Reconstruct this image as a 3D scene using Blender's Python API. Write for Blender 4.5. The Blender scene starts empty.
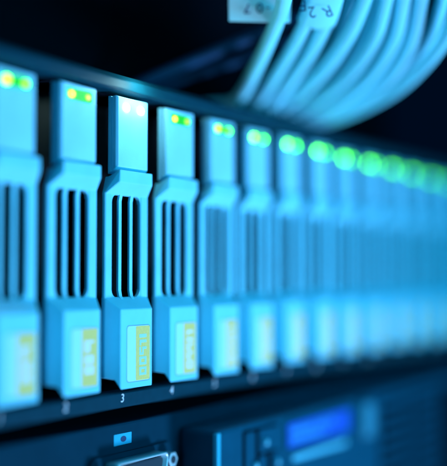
import bpy, bmesh, math, random
from mathutils import Vector, Matrix

random.seed(7)
sc = bpy.context.scene
C = sc.collection
MM = 0.001

# ------------------------------------------------------------------ camera
CAM = Vector((-0.22237, -0.2105, 0.03747))
YAW, PITCH, FPX = math.radians(57.929), math.radians(2.576), 1014.25
FWD = Vector((math.cos(PITCH) * math.sin(YAW), math.cos(PITCH) * math.cos(YAW), math.sin(PITCH)))
RIGHT = Vector((math.cos(YAW), -math.sin(YAW), 0.0))
UP = RIGHT.cross(FWD)
cam = bpy.data.cameras.new('camera')
camo = bpy.data.objects.new('camera', cam); C.objects.link(camo)
camo.matrix_world = Matrix.Translation(CAM) @ Matrix((RIGHT, UP, -FWD)).transposed().to_4x4()
cam.sensor_fit = 'HORIZONTAL'; cam.sensor_width = 36.0
cam.lens = FPX / 447.0 * 36.0
cam.clip_start = 0.01; cam.clip_end = 50
cam.dof.use_dof = True
cam.dof.focus_distance = 0.350
cam.dof.aperture_fstop = 3.15
cam.dof.aperture_blades = 0
sc.camera = camo

def px(x, y, t):
    """a pixel of the photograph at a given distance along the lens axis -> point in the rack"""
    return CAM + (FWD + RIGHT * ((x - 223.5) / FPX) - UP * ((y - 233.0) / FPX)) * t

# ------------------------------------------------------------------ world, lamps, exposure
w = bpy.data.worlds.new('World'); sc.world = w; w.use_nodes = True
bg = w.node_tree.nodes['Background']
bg.inputs[0].default_value = (0.0, 0.25, 1.0, 1); bg.inputs[1].default_value = 0.012

def area(name, loc, target, size, power, col):
    l = bpy.data.lights.new(name, 'AREA'); l.shape = 'RECTANGLE'; l.size, l.size_y = size
    l.energy = power; l.color = col
    o = bpy.data.objects.new(name, l); C.objects.link(o)
    o.location = loc
    o.rotation_euler = (Vector(target) - Vector(loc)).to_track_quat('-Z', 'Y').to_euler()
    return o
key = area('key_lamp', (0.50, -1.00, -0.85), (0.10, 0, 0.05), (0.35, 0.30), 0.94, (0.36, 0.57, 1.0))
key.data.spread = math.radians(25)          # a spot with a soft edge, strongest on the near drives
area('side_fill', (-1.0, -0.35, 0.10), (0.1, 0, 0.05), (0.3, 0.3), 1.5, (0.0, 0.56, 1.0))  # unseen blue fill added for the carriers' left sides
area('far_fill', (0.16, -0.62, 0.02), (0.40, 0, 0.05), (0.2, 0.2), 3.4, (0.0, 0.58, 1.0))  # unseen fill added to brighten the far drives
area('top_fill', (0.1, -0.5, 0.9), (0.14, 0, 0.05), (0.5, 0.3), 1.5, (0.0, 0.56, 1.0))  # unseen weak blue fill added overhead

sc.view_settings.view_transform = 'Standard'; sc.view_settings.look = 'None'
sc.view_settings.exposure = 0; sc.view_settings.gamma = 1
sc.render.engine = 'CYCLES'
sc.cycles.use_denoising = True
sc.cycles.sample_clamp_indirect = 4.0
sc.cycles.caustics_reflective = False; sc.cycles.caustics_refractive = False

# ------------------------------------------------------------------ materials
def mat(name, col, rough=0.45, metal=0.0, spec=0.5, var=0.06, scale=300.0, bump=0.0, bscale=2500.0):
    m = bpy.data.materials.new(name); m.use_nodes = True
    nt = m.node_tree; b = nt.nodes['Principled BSDF']
    b.inputs['Roughness'].default_value = rough; b.inputs['Metallic'].default_value = metal
    b.inputs['Specular IOR Level'].default_value = spec
    tc = nt.nodes.new('ShaderNodeTexCoord')
    nz = nt.nodes.new('ShaderNodeTexNoise'); nz.inputs['Scale'].default_value = scale
    nz.inputs['Detail'].default_value = 5
    nt.links.new(tc.outputs['Object'], nz.inputs['Vector'])
    mix = nt.nodes.new('ShaderNodeMix'); mix.data_type = 'RGBA'
    mix.inputs['A'].default_value = tuple(c * (1 - var * 2) for c in col) + (1,)
    mix.inputs['B'].default_value = tuple(min(1, c * (1 + var)) for c in col) + (1,)
    nt.links.new(nz.outputs['Fac'], mix.inputs['Factor'])
    nt.links.new(mix.outputs['Result'], b.inputs['Base Color'])
    if bump:
        n2 = nt.nodes.new('ShaderNodeTexNoise'); n2.inputs['Scale'].default_value = bscale
        nt.links.new(tc.outputs['Object'], n2.inputs['Vector'])
        bp = nt.nodes.new('ShaderNodeBump'); bp.inputs['Strength'].default_value = bump
        bp.inputs['Distance'].default_value = 0.0002
        nt.links.new(n2.outputs['Fac'], bp.inputs['Height'])
        nt.links.new(bp.outputs['Normal'], b.inputs['Normal'])
    return m

def emit(name, col, strength, base=(0.02, 0.1, 0.02)):
    m = bpy.data.materials.new(name); m.use_nodes = True
    b = m.node_tree.nodes['Principled BSDF']
    b.inputs['Base Color'].default_value = base + (1,)
    b.inputs['Emission Color'].default_value = col + (1,)
    b.inputs['Emission Strength'].default_value = strength
    return m

M = {
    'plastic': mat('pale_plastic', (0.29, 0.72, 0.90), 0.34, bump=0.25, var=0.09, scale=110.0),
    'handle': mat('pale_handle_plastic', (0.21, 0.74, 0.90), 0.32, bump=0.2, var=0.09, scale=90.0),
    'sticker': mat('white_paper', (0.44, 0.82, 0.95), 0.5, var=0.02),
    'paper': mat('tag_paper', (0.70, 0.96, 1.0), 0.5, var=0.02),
    'glint_and_symbol': mat('corner_glint_and_symbol', (0.02, 0.42, 0.60), 0.4),
    'rim': mat('sticker_edge', (0.14, 0.30, 0.40), 0.6),
    'yellow': mat('yellow_print', (0.92, 0.66, 0.18), 0.5, var=0.10, scale=900),
    'mark': mat('pale_print', (0.42, 0.72, 0.66), 0.5, var=0.02),
    'cavity': mat('black_interior', (0.002, 0.006, 0.012), 0.8, spec=0.1),
    'body': mat('dark_drive_metal', (0.001, 0.003, 0.006), 0.6, metal=0.0, spec=0.2),
    'bezel': mat('charcoal_bezel', (0.002, 0.042, 0.064), 0.5, bump=0.2, var=0.12, spec=0.06),
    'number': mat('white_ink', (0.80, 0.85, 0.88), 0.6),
    'chassis': mat('charcoal_steel', (0.001, 0.034, 0.058), 0.48, bump=0.25, var=0.15, scale=120, spec=0.05),
    'fascia': mat('dark_fascia_plastic', (0.001, 0.072, 0.125), 0.42, bump=0.25, var=0.12, scale=150, spec=0.10),
    'metal': mat('nickel_shell', (0.55, 0.72, 0.78), 0.28, metal=0.35),
    'black': mat('matte_black', (0.001, 0.003, 0.006), 0.9, spec=0.02),
    'cable': mat('pale_cable_jacket', (0.30, 0.86, 0.98), 0.40, var=0.05, scale=90),
    'dcable': mat('dark_cable_jacket', (0.004, 0.05, 0.12), 0.55, spec=0.2),
    'ink': mat('dark_blue_ink', (0.01, 0.04, 0.12), 0.6),
    'white': mat('white_plate_and_glint', (0.10, 0.55, 0.72), 0.45),
    'grey': mat('grey_button', (0.03, 0.24, 0.34), 0.45),
    'pin': mat('dark_insulator', (0.001, 0.02, 0.035), 0.6),
    'halo_green': emit('green_halo', (0.015, 1.0, 0.03), 0.75, (0.005, 0.03, 0.01)),
    'lamp_white': emit('white_lamp', (0.75, 1.0, 0.95), 60.0, (0.5, 0.5, 0.5)),
    'screen': emit('blue_screen', (0.0, 0.09, 1.0), 0.8, (0.0, 0.02, 0.1)),
    'screen_lit': emit('blue_screen_row', (0.01, 0.34, 1.0), 0.9, (0.0, 0.02, 0.1)),
}

# ------------------------------------------------------------------ helpers
def link(name, me, m, parent=None, smooth=False):
    if m and not me.materials: me.materials.append(m)
    if smooth:
        for p in me.polygons: p.use_smooth = True
    o = bpy.data.objects.new(name, me); C.objects.link(o)
    if parent: o.parent = parent
    return o

def tag(o, label, cat, group=None, kind=None):
    if label: o['label'] = label
    if cat: o['category'] = cat
    if group: o['group'] = group
    if kind: o['kind'] = kind
    return o

def thing(name, label, cat, loc=(0, 0, 0), group=None):
    o = bpy.data.objects.new(name, None); C.objects.link(o); o.location = loc
    o.empty_display_size = 0.01
    return tag(o, label, cat, group)

def bm_mesh(bm, name, bevel=0.0, seg=2):
    bmesh.ops.recalc_face_normals(bm, faces=bm.faces[:])
    if bevel:
        bmesh.ops.bevel(bm, geom=[e for e in bm.edges if len(e.link_faces) == 2 and e.calc_face_angle(0) > 0.3],
                        offset=bevel * MM, segments=seg, profile=0.6, affect='EDGES', clamp_overlap=True)
    me = bpy.data.meshes.new(name); bm.to_mesh(me); bm.free()
    return me

def add_box(bm, x0, x1, y0, y1, z0, z1):
    v = [bm.verts.new((x * MM, y * MM, z * MM)) for x in (x0, x1) for y in (y0, y1) for z in (z0, z1)]
    for f in ((0, 1, 3, 2), (4, 6, 7, 5), (0, 4, 5, 1), (2, 3, 7, 6), (0, 2, 6, 4), (1, 5, 7, 3)):
        bm.faces.new([v[i] for i in f])

def box(name, x0, x1, y0, y1, z0, z1, bevel=0.0, seg=2):
    bm = bmesh.new(); add_box(bm, x0, x1, y0, y1, z0, z1)
    return bm_mesh(bm, name, bevel, seg)

def add_loft(bm, rings):
    """rings: list of lists of (x,y,z) in mm, same length; closed with caps"""
    R = [[bm.verts.new(Vector(p) * MM) for p in r] for r in rings]
    n = len(R[0])
    for a, b in zip(R, R[1:]):
        for i in range(n): bm.faces.new((a[i], a[(i + 1) % n], b[(i + 1) % n], b[i]))
    bm.faces.new(R[0]); bm.faces.new(R[-1][::-1])

def rect_ring(x0, x1, y, z0, z1): return [(x0, y, z0), (x1, y, z0), (x1, y, z1), (x0, y, z1)]

def rounded_rect(x0, x1, z0, z1, r, n=5):
    pts = []
    for cx, cz, a0 in ((x1 - r, z1 - r, 0), (x0 + r, z1 - r, 90), (x0 + r, z0 + r, 180), (x1 - r, z0 + r, 270)):
        for k in range(n + 1):
            a = math.radians(a0 + 90 * k / n); pts.append((cx + r * math.cos(a), cz + r * math.sin(a)))
    return pts

def slab(name, pts, y0, y1, bevel=0.0):
    """outline in the (x,z) plane extruded from y0 to y1"""
    bm = bmesh.new()
    add_loft(bm, [[(x, y0, z) for x, z in pts], [(x, y1, z) for x, z in pts]])
    return bm_mesh(bm, name, bevel)

def catmull(P, n=10):
    P = [Vector(p) for p in P]; Q = [P[0] * 2 - P[1]] + P + [P[-1] * 2 - P[-2]]; out = []
    for i in range(1, len(Q) - 2):
        a, b, c, d = Q[i - 1:i + 3]
        for k in range(n):
            t = k / n
            out.append(0.5 * ((2 * b) + (c - a) * t + (2 * a - 5 * b + 4 * c - d) * t * t + (3 * b - a - 3 * c + d) * t ** 3))
    return out + [P[-1]]

def tube(name, path, rad, n=20, flat=1.0):
    bm = bmesh.new(); rings = []
    for i, p in enumerate(path):
        t = (path[min(i + 1, len(path) - 1)] - path[max(i - 1, 0)]).normalized()
        s = (RIGHT - t * RIGHT.dot(t)).normalized(); u = s.cross(t)
        r = rad(i / (len(path) - 1)) if callable(rad) else rad
        rings.append([bm.verts.new(p + (s * flat * math.cos(a) + u * math.sin(a)) * r) for a in [2 * math.pi * k / n for k in range(n)]])
    for a, b in zip(rings, rings[1:]):
        for k in range(n): bm.faces.new((a[k], a[(k + 1) % n], b[(k + 1) % n], b[k]))
    bm.faces.new(rings[0][::-1]); bm.faces.new(rings[-1])
    bmesh.ops.recalc_face_normals(bm, faces=bm.faces[:])
    me = bpy.data.meshes.new(name); bm.to_mesh(me); bm.free()
    for p in me.polygons: p.use_smooth = len(p.vertices) == 4
    return me

def text_mesh(s, size):
    """flat letters in the local (x, z) plane, centred, facing -y, height about size (metres)"""
    cu = bpy.data.curves.new('text', 'FONT'); cu.body = s; cu.size = size / 0.69
    cu.align_x = 'CENTER'; cu.align_y = 'CENTER'; cu.resolution_u = 6
    o = bpy.data.objects.new('text', cu); C.objects.link(o)
    bpy.context.view_layer.update()
    dg = bpy.context.evaluated_depsgraph_get()
    me = bpy.data.meshes.new_from_object(o.evaluated_get(dg))
    bpy.data.objects.remove(o); bpy.data.curves.remove(cu)
    for v in me.vertices: v.co = Vector((v.co.x, 0, v.co.y))
    me.name = 'lettering'
    return me

def copy_tree(o, parent=None):
    c = o.copy(); C.objects.link(c)
    if parent: c.parent = parent
    for ch in list(o.children): copy_tree(ch, c)
    return c

# ------------------------------------------------------------------ disk array enclosure
PITCH_X = 29.0
NDRIVE = 15
XL, XR = -19.0, (NDRIVE - 1) * PITCH_X + 17.0
enc = thing('disk_array_enclosure', 'dark rack enclosure holding the row of pale drive carriers', 'disk array')
bm = bmesh.new()
add_loft(bm, [[(x, y, z) for y, z in ((9, 101.2), (2.2, 101.2), (0.6, 102.0), (0.6, 105.2), (2.6, 107.2), (9, 107.2))] for x in (XL - 22, XR + 22)])
link('top_bezel', bm_mesh(bm, 'top_bezel', 0.4), M['bezel'], enc)
link('top_lid', box('top_lid', XL - 4, XR + 4, 9.3, 220, 105.0, 106.6), M['cavity'], enc)
bm = bmesh.new()
add_loft(bm, [[(x, y, z) for y, z in ((9, -0.9), (2.6, -0.9), (2.0, -1.4), (2.4, -6.0), (4.0, -6.6), (9, -6.6))] for x in (XL - 22, XR + 22)])
link('bottom_lip', bm_mesh(bm, 'bottom_lip', 0.3), M['bezel'], enc)
link('floor_plate', box('floor_plate', XL - 4, XR + 4, 9.3, 220, -4.5, -1.2), M['cavity'], enc)
link('back_plate', box('back_plate', XL - 4, XR + 4, 218, 219.5, -1.0, 104.8), M['cavity'], enc)
for x0, x1 in ((XL - 22, XL), (XR, XR + 22)):
    link('mounting_ear', box('mounting_ear', x0, x1, 1.2, 4.0, -0.7, 101.0, 0.5), M['bezel'], enc)
for x0, x1 in ((XL - 4, XL - 1.5), (XR + 1.5, XR + 4)):
    link('side_plate', box('side_plate', x0, x1, 4.3, 217.8, -1.0, 104.8), M['cavity'], enc)
for k in range(NDRIVE - 1):
    x = (k + 0.5) * PITCH_X
    if k == 0: dv = box('bay_divider', -0.5, 0.5, 14, 200, -1.0, 104.8)
    d = link('bay_divider', dv, M['cavity'], enc); d.location.x = x * MM
for k in range(NDRIVE):
    n = link('slot_number', text_mesh(str(k + 1), 2.8 * MM), M['number'], enc)
    n.location = ((k * PITCH_X - 5.6) * MM, 1.98 * MM, -3.1 * MM)
    n.rotation_euler.x = math.radians(5)

# ------------------------------------------------------------------ drive carriers
def handle_mesh():
    bm = bmesh.new()
    # top bracket: proud front band, slope running back down to the grille
    def arch(y): return [(-12.0, y, 66.3), (12.3, y, 66.3), (10.4, y, 72.4), (-10.2, y, 72.4)]
    add_loft(bm, [rect_ring(-9.5, 9.0, 0.4, 70.4, 74.7), arch(5.0), arch(6.4)])
    # lower block with tapering sides
    add_loft(bm, [rect_ring(-9.2, 8.5, 0.0, 0.3, 27.3), rect_ring(-10.3, 9.9, 2.0, 3.6, 29.0), rect_ring(-12.0, 12.3, 5.0, 4.2, 31.4), rect_ring(-12.0, 12.3, 6.4, 4.2, 31.4)])
    a = bm_mesh(bm, 'handle_blocks', 0.5, 3)
    bm = bmesh.new()
    # outer rails, rounded, running up into the slope and down into the block
    for x0, x1, y1 in ((-11.98, -8.1, 6.38), (7.9, 12.28, 6.38)):
        add_box(bm, x0, x1, 4.7, y1, 30.2, 67.4)
    b = bm_mesh(bm, 'handle_rails', 0.8, 3)
    bm = bmesh.new(); bm.from_mesh(a); bm.from_mesh(b)
    # rounded inner corners of the slots under the bracket
    for x, d in ((-8.1, 1), (7.9, -1)):
        for z, e in ((66.5, -1), (31.3, 1)):
            pts = [(x - 0.3 * d, z - 0.3 * e)] + [(x + d * 2.6 * (1 - math.sin(t)), z + e * 2.6 * (1 - math.cos(t))) for t in [math.pi / 2 * k / 5 for k in range(6)]]
            add_loft(bm, [[(px_, y, pz_) for px_, pz_ in pts] for y in (5.0, 6.3)])
    return bm_mesh(bm, 'release_handle')

def bar_mesh(xc):
    bm = bmesh.new()
    prof = [(3.2, 68.6), (4.6, 66.6), (5.1, 64.4), (5.1, 33.6), (4.7, 31.6), (3.2, 29.6)]
    x0, x1 = xc - 0.85, xc + 0.85
    add_loft(bm, [[(x, y, z) for y, z in prof] + [(x, y + 1.0, z) for y, z in prof[::-1]] for x in (x0, x1)])
    return bm_mesh(bm, 'grille_bar', 0.25, 2)

def cover_mesh():
    bm = bmesh.new()
    add_loft(bm, [rect_ring(-9.1, 7.4, 1.5, 75.9, 99.6), rect_ring(-9.7, 7.9, 2.3, 75.2, 100.0), rect_ring(-9.7, 7.9, 3.4, 74.6, 100.0),
                  rect_ring(-9.35, 7.6, 3.7, 74.5, 99.8), rect_ring(-9.35, 7.6, 4.0, 74.3, 99.8),
                  rect_ring(-9.9, 8.2, 4.3, 74.0, 100.0), rect_ring(-9.9, 8.2, 5.4, 73.3, 100.0)])
    return bm_mesh(bm, 'upper_cover', 0.18, 2)

def lamp_mesh():
    bm = bmesh.new()
    pts = rounded_rect(-1.25, 1.25, -0.95, 0.95, 0.9, 4)
    add_loft(bm, [[(x * s, y, z * s) for x, z in pts] for s, y in ((0.55, -0.45), (0.85, -0.30), (1.0, 0.0), (1.0, 0.5))])
    return bm_mesh(bm, 'indicator_light')

HANDLE, COVER, LAMP = handle_mesh(), cover_mesh(), lamp_mesh()
HALO = slab('lamp_halo', rounded_rect(-7.3, 5.6, 94.5, 98.4, 1.4), 1.40, 1.9)  # glowing slab added to draw the green halo round the lights
HALO.materials.append(M['halo_green'])
for me in (HANDLE, COVER):
    for p in me.polygons: p.use_smooth = False
BARS = [bar_mesh(-3.35), bar_mesh(2.85)]
BODY = box('drive_body', -9.4, 9.8, 16, 150, 3.0, 99.0)
STICK = slab('label_sticker', rounded_rect(-5.9, 7.2, 2.7, 21.6, 1.2), -0.06, 0.10)
RIM = slab('label_edge', rounded_rect(-6.15, 7.4, 2.45, 21.85, 1.35), -0.02, 0.12)
STRIP = slab('colour_strip', rounded_rect(-1.0, 7.0, 2.9, 21.4, 0.5), -0.09, 0.0)

def marks_mesh(seed):
    """pale worn printed figures, turned on their side, on the yellow strip"""
    rnd = random.Random(seed)
    bm = bmesh.new()
    def q(x0, x1, z0, z1): add_box(bm, x0, x1, -0.12, -0.05, z0, z1)
    shapes = [lambda z: q(0.9, 5.0, z, z + 1.2),
              lambda z: (q(0.9, 2.0, z, z + 2.8), q(4.0, 5.0, z, z + 2.8), q(2.0, 4.0, z, z + 0.8), q(2.0, 4.0, z + 2.0, z + 2.8)),
              lambda z: (q(0.9, 1.9, z, z + 2.8), q(2.6, 3.4, z, z + 2.8), q(1.9, 2.6, z, z + 0.8), q(3.4, 5.0, z + 1.9, z + 2.8)),
              lambda z: (q(1.0, 5.0, z + 0.9, z + 1.9), q(1.0, 2.0, z, z + 0.9))]
    z = 4.6
    order = [1, 1, 2, 3, 0] if seed % 2 else [1, 2, 2, 0, 3]
    for s in order:
        shapes[s](z + rnd.uniform(-0.1, 0.1)); z += 1.9 if s == 0 else (2.6 if s == 3 else 3.4)
    return bm_mesh(bm, 'printed_marks')
def worn_marks_mesh():
    bm = bmesh.new()
    for x0, x1, z0, z1 in ((0.5, 5.2, 6.8, 9.4), (0.5, 5.0, 10.1, 12.8), (0.4, 3.2, 13.9, 17.6), (3.2, 5.2, 16.8, 17.6)):
        add_box(bm, x0, x1, -0.12, -0.05, z0, z1)
    return bm_mesh(bm, 'printed_marks')
MARKS = [marks_mesh(1), marks_mesh(2), worn_marks_mesh()]

ORD = ['first', 'second', 'third', 'fourth', 'fifth', 'sixth', 'seventh', 'eighth', 'ninth', 'tenth', 'eleventh', 'twelfth', 'thirteenth', 'fourteenth', 'fifteenth']
EXTRA = {1: 'pale blue drive carrier cut off by the left edge, first of the row',
         2: 'pale blue drive carrier second in the row, yellow green lights, left of the sharpest one',
         3: 'sharply focused pale blue drive carrier with white lights above the number 3',
         4: 'pale blue drive carrier fourth from the left, just right of the sharply focused one',
         5: 'slightly blurred pale drive carrier fifth from the left, one yellow and one green light'}
def make_carrier():
    t = thing('drive_carrier', 'x', 'drive carrier', group='drive carriers in the disk array row')
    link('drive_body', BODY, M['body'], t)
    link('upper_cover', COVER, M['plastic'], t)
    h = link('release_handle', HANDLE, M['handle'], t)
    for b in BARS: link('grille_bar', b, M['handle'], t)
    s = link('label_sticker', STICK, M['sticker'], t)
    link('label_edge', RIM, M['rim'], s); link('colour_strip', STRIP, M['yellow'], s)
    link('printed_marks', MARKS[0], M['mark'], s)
    return t
LEVEL = [46, 44, 60, 40, 40, 36, 34, 32, 30, 26, 20, 16, 12, 10, 8]
proto = make_carrier()
carriers = [proto] + [copy_tree(proto) for _ in range(NDRIVE - 1)]
for k in range(NDRIVE):
    t = carriers[k]
    t.location = (k * PITCH_X * MM, random.uniform(-0.35, 0.45) * MM if k not in (2,) else 0, random.uniform(-0.25, 0.25) * MM)
    t.rotation_euler = (0, 0, math.radians(random.uniform(-0.5, 0.5)) if k != 2 else 0)
    t['label'] = EXTRA.get(k + 1, 'blurred pale blue drive carrier with green lights, %s from the left' % ORD[k])
    if k != 2:
        for s in t.children:
            for c in s.children:
                if c.name.startswith('printed_marks'): c.data = MARKS[1 if k in (3, 4) else 2]
    if k != 2: link('lamp_halo', HALO, None, t)
    for x, big in ((-4.8, 1), (3.3, 0)):
        L = link('indicator_light', LAMP.copy(), None, t)
        L.data.materials.clear()
        if k == 2: lm = M['lamp_white']
        else: lm = emit('green_lamp', ((0.075 if big else 0.045) * (1.0 if k < 5 else 1.3), 1.0, 0.006), LEVEL[k] * (1.0 if big else 0.62))
        L.data.materials.append(lm)
        L.location = (x * MM, 1.5 * MM, 96.4 * MM)
        L.scale = (1.5, 1, 1.5) if k == 2 else ((1.1, 1, 1.1) if big else (0.95, 1, 0.95))
        if k == 2: L['label'] = 'glaring white indicator light'
# unseen point lamp added for the glow round the third carrier's white lights
lp = bpy.data.lights.new('added_indicator_glow', 'POINT'); lp.energy = 0.026; lp.color = (0.55, 1.0, 1.0); lp.shadow_soft_size = 0.002
lo = bpy.data.objects.new('added_indicator_glow', lp); C.objects.link(lo); lo.location = (57.2 * MM, -6.0 * MM, 105.0 * MM)

# ------------------------------------------------------------------ server below
srv = thing('rack_server', 'dark rack server below the drives with port, latch and blue display', 'server', (0, 0, 0))
SX1 = 398.0
YP, YF = 4.4, -12.0        # recessed left panel, projecting fascia
link('chassis', box('chassis', -45, SX1, YP, 320, -98, -11.8, 0.8), M['chassis'], srv)
fas = link('fascia', box('fascia', 90, SX1, YF, YP - 0.2, -97.5, -17.7, 1.7, 2), M['fascia'], srv)
link('corner_highlight', box('corner_highlight', 89.6, 92.2, YF - 0.35, YF + 1.6, -97.0, -18.6, 0.5, 2), M['glint_and_symbol'], srv)  # pale strip painting the lit highlight on the fascia's corner edge
# D-shaped monitor port on the recessed panel
port = link('monitor_port', slab('port_flange', rounded_rect(37.3, 83.7, -35.2, -21.6, 3.0), YP - 1.0, YP + 0.1, 0.25), M['chassis'], srv)
def dshape(xc, zc, w, h, slope=1.6, r=2.0):
    c = [(xc - w, zc + h), (xc - w + slope, zc - h), (xc + w - slope, zc - h), (xc + w, zc + h)]
    out = []
    for i in range(4):
        p, q, s = Vector(c[i - 1]), Vector(c[i]), Vector(c[(i + 1) % 4])
        a = q + (p - q).normalized() * r; b = q + (s - q).normalized() * r
        for k in range(5):
            t = k / 4; out.append(tuple((1 - t) ** 2 * a + 2 * t * (1 - t) * q + t * t * b))
    return out
bm = bmesh.new()
PX, PZ = 59.3, -28.2
o1, i1 = dshape(PX, PZ, 14.8, 4.7), dshape(PX, PZ, 13.9, 3.9)
add_loft(bm, [[(x, y, z) for x, z in P] for P, y in ((o1, YP - 0.8), (o1, YP - 6.2), (dshape(PX, PZ, 14.5, 4.4), YP - 6.6), (i1, YP - 6.4), (i1, YP - 1.1))])
link('port_shell', bm_mesh(bm, 'port_shell'), M['metal'], port, smooth=True)
link('port_insert', slab('port_insert', dshape(PX, PZ, 13.0, 3.1), YP - 5.4, YP - 1.0, 0.3), M['pin'], port)
for xc in (40.2, 78.8):
    bm = bmesh.new()
    hexa = [(xc + 2.9 * math.cos(math.radians(60 * k)), -27.3 + 2.9 * math.sin(math.radians(60 * k))) for k in range(6)]
    add_loft(bm, [[(x, y, z) for x, z in hexa] for y in (YP - 0.9, YP - 5.0)])
    s = link('jack_screw', bm_mesh(bm, 'jack_screw', 0.3), M['metal'], port)
    link('screw_hole', slab('screw_hole', [(xc + 1.4 * math.cos(math.radians(30 * k)), -27.3 + 1.4 * math.sin(math.radians(30 * k))) for k in range(12)], YP - 5.2, YP - 4.8), M['pin'], s)
sym = link('monitor_symbol', slab('monitor_symbol', rounded_rect(50.7, 60.5, -19.2, -15.4, 0.3), YP - 0.12, YP + 0.1), M['glint_and_symbol'], srv)
link('symbol_centre', slab('symbol_centre', [(55.9 + 1.6 * math.cos(math.radians(30 * k)), -17.3 + 1.0 * math.sin(math.radians(30 * k))) for k in range(12)], YP - 0.2, YP), M['ink'], sym)
# latch door on the fascia
lat = link('latch_door', slab('latch_recess', rounded_rect(107.8, 135.3, -70, -20.0, 0.8), YF - 0.12, YF + 0.2), M['black'], srv)
for n, (x0, x1, z0, z1) in (('door_strip', (108.7, 116.0, -69, -20.9)), ('latch_plate', (119.0, 134.4, -30.0, -20.9)),
                            ('latch_lever', (119.0, 125.0, -69, -31.0)), ('door_strip', (128.9, 134.4, -69, -31.0))):
    link(n, box(n, x0, x1, YF - 1.0, YF + 0.1, z0, z1, 0.35, 2), M['fascia'], lat)
def knob(xc, zc, r, y):
    bm = bmesh.new(); P = [(math.cos(math.radians(20 * k)), math.sin(math.radians(20 * k))) for k in range(18)]
    add_loft(bm, [[(xc + a * r * s, yy, zc + b * r * s) for a, b in P] for s, yy in ((0.5, y - 1.6), (0.9, y - 1.3), (1.0, y - 0.8), (1.0, y + 0.2))])
    return bm_mesh(bm, 'latch_glint_knob')
for xc, zc in ((123.0, -26.0), (115.0, -33.8), (132.2, -35.0)):
    link('latch_glint_knob', knob(xc, zc, 1.3, YF - 1.0), M['white'], lat, smooth=True)  # pale knobs at the latch's glints, highlight put into their colour
# display
dis = link('display_frame', slab('display_frame', rounded_rect(140.5, 203.0, -32.8, -20.0, 1.4), YF - 0.7, YF + 0.2, 0.3), M['fascia'], srv)
link('display_screen', slab('display_screen', rounded_rect(142.4, 201.2, -31.2, -21.5, 0.8), YF - 0.85, YF - 0.2), M['screen'], dis)
bm = bmesh.new()
for z0, x1 in ((-25.7, 184.0), (-29.4, 178.0)):
    x = 145.5
    while x < x1:
        if random.random() > 0.12: add_box(bm, x, x + 1.8, YF - 0.9, YF - 0.8, z0, z0 + 2.3)
        x += 2.5
link('screen_cells', bm_mesh(bm, 'screen_cells'), M['screen_lit'], dis)['kind'] = 'stuff'
link('name_plate', slab('name_plate', rounded_rect(147.5, 198.0, -37.4, -35.2, 0.6), YF - 0.4, YF + 0.2), M['white'], srv)
hb = link('release_button', slab('release_button', rounded_rect(211.5, 224.5, -36.5, -20.5, 4.0), YF - 3.0, YF + 0.2, 1.2), M['grey'], srv)
# vent grille
link('vent_recess', slab('vent_recess', rounded_rect(237, 314, -92, -21.4, 1.5), YF - 0.1, YF + 0.2), M['black'], srv)
for k in range(11):
    if k == 0: sl = box('vent_slat', 238, 313, YF - 1.2, YF + 0.1, -3.0, 0, 0.4)
    s = link('vent_slat', sl, M['fascia'], srv); s.location.z = (-22.6 - k * 6.2) * MM
link('side_recess', slab('side_recess', rounded_rect(320, 366, -92, -22.3, 1.5), YF - 0.15, YF + 0.2), M['black'], srv)

# ------------------------------------------------------------------ switch above (in the dark) and its cables
sw = thing('network_switch', 'black network switch in the dark above the disk array', 'switch')
link('switch_case', box('switch_case', -41, 425, 62, 260, 107.2, 190, 0.6), M['black'], sw)

cables = [
    [(236, 101, .436), (257, 66, .408), (277, 22, .376), (284, 0, .358), (292, -45, .333)],
    [(254, 104, .446), (284, 62, .412), (304, 26, .384), (314, 0, .369), (322, -45, .340)],
    [(268, 106, .452), (302, 64, .420), (323, 28, .388), (332, 0, .372), (341, -45, .343)],
    [(282, 107, .455), (319, 76, .424), (347, 38, .396), (364, 0, .376), (377, -45, .345)],
    [(297, 110, .462), (342, 82, .430), (373, 42, .402), (386, 0, .380), (394, -45, .350)],
    [(312, 114, .468), (362, 84, .436), (392, 44, .406), (403, 0, .384), (409, -45, .354)],
    [(322, 117, .474), (377, 88, .440), (408, 50, .410), (421, 0, .386), (427, -45, .356)],
    [(332, 119, .478), (388, 95, .442), (426, 64, .412), (452, 26, .388), (472, -30, .352)],
    [(290, 112, .490), (330, 86, .460), (360, 45, .430), (376, 0, .402), (390, -45, .370)],
    [(262, 108, .476), (296, 84, .452), (333, 46, .424), (350, 0, .400), (360, -45, .366)],
    [(318, 120, .500), (368, 98, .465), (405, 70, .436), (432, 34, .410), (450, -30, .375)],
]
CL = ['leftmost pale network cable of the bundle, in front of the paper tag',
      'pale network cable second from left, wrapped by the printed label sleeve',
      'pale network cable third from left, sharing the printed label sleeve',
      'pale network cable just right of the label sleeve',
      'pale network cable in the middle, leaving the top edge right of centre',
      'pale network cable leaving the top edge third from the right corner',
      'pale network cable leaving the top edge nearest the right corner',
      'lowest and rightmost pale network cable, leaving through the right edge',
      'pale network cable behind the right half of the bundle',
      'pale network cable behind the label side of the bundle',
      'pale network cable behind the lowest rightmost one']
paths = []
for k, c in enumerate(cables):
    P = [px(*q) for q in c]
    d = P[0] - P[1]
    root = Vector((P[0].x + 0.010, 0.050, 0.1135))
    mid = (P[0] + root) / 2 + Vector((0, 0, 0.000))
    path = catmull([root, mid] + P, 14)
    paths.append(path)
    t = thing('network_cable', CL[k], 'cable', root, 'pale network cables above the drives')
    j = link('cable_jacket', tube('cable_jacket', path, (0.0028, 0.0026, 0.0029)[k % 3]), M['cable'], t)
    j.matrix_parent_inverse = Matrix.Translation(-root)
    b = link('strain_boot', tube('strain_boot', path[:9], lambda u: 0.0046 - 0.0015 * u), M['cable'], t)
    b.matrix_parent_inverse = Matrix.Translation(-root)
    pl = link('plug', box('plug', -5.8, 5.8, -1.0, 12.2, -4.0, 4.0, 0.4), M['cable'], t)

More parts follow.
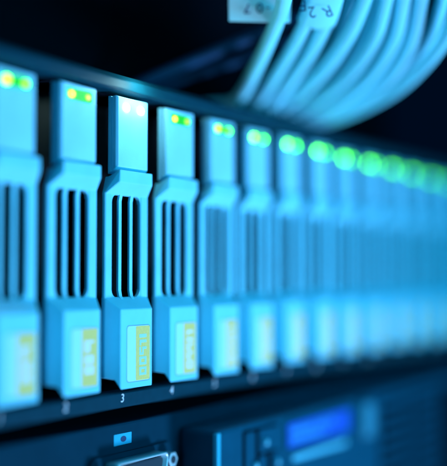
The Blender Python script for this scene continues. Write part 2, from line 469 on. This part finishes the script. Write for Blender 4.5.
# printed label: a paper tag behind the first cable and a sleeve round the next two
lab = thing('cable_label', 'white printed label with upside-down writing fixed round the cables', 'label', px(300, 10, 0.38))
inv = Matrix.Translation(-px(300, 10, 0.38))
def put(name, me, m, **kw):
    o = link(name, me, m, lab, **kw); o.matrix_parent_inverse = inv; return o
def on_tag(x, y, off=0.0): return px(x, y, 0.375 - off)
bm = bmesh.new()
F = [on_tag(*p) for p in ((229, 21.0), (290, 22.5), (293, -30), (228, -30))]
B = [p + FWD * 0.0004 for p in F]
fv = [bm.verts.new(p) for p in F]; bv = [bm.verts.new(p) for p in B]
bm.faces.new(fv); bm.faces.new(bv[::-1])
for i in range(4): bm.faces.new((fv[i], bv[i], bv[(i + 1) % 4], fv[(i + 1) % 4]))
bmesh.ops.recalc_face_normals(bm, faces=bm.faces[:])
me = bpy.data.meshes.new('paper_tag'); bm.to_mesh(me); bm.free()
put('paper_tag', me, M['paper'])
def char(s, x, y, h, rot, base_t):
    me = text_mesh(s, h)
    c, sn = math.cos(rot), math.sin(rot)
    for v in me.vertices:
        a, b = v.co.x, v.co.z
        v.co = px(x, y, base_t) + RIGHT * (a * c - b * sn) + UP * (a * sn + b * c)
    return put('printed_character', me, M['ink'])
HT = 10.0 / FPX * 0.375
char('7', 247.0, 8.0, HT, math.pi + 0.02, 0.3745)
char('0', 259.5, 7.5, HT, math.pi, 0.3745)
mid = [(a + b) / 2 for a, b in zip(paths[1], paths[2])]
seg = [p for p in mid if (p - CAM).dot(UP) / (p - CAM).dot(FWD) * FPX > 233 - 21]
sleeve = put('label_sleeve', tube('label_sleeve', seg, 0.0040, 32, 1.85), M['cable'])
for s, x, y, r in (('-', 268.0, 9.0, 0.0),):
    char(s, x, y, HT, math.pi, 0.3745)
for s, x, y, r in (('F', 303, 5, 0.10), ('2', 312, 11.5, 0.12), ('R', 327.5, 11, 0.42)):
    char(s, x, y, HT * 1.1, math.pi + r, 0.3655)

# dark cables in the background
DC = [('dark blue cable slanting across the black background, left of the pale bundle', [(120, 94, .42), (165, 73, .418), (250, 37, .415), (345, -4, .415), (400, -30, .415)], 0.0024),
      ('second, fainter dark cable just under the slanting dark blue one', [(130, 104, .435), (180, 80, .432), (245, 58, .43), (330, 22, .43), (400, -6, .43)], 0.0018)]
for lb, c, r in DC:
    P = [px(*q) for q in c]
    o = link('power_cable', tube('power_cable', catmull(P, 12), r), M['dcable'])
    tag(o, lb, 'cable', 'dark cables in the background')
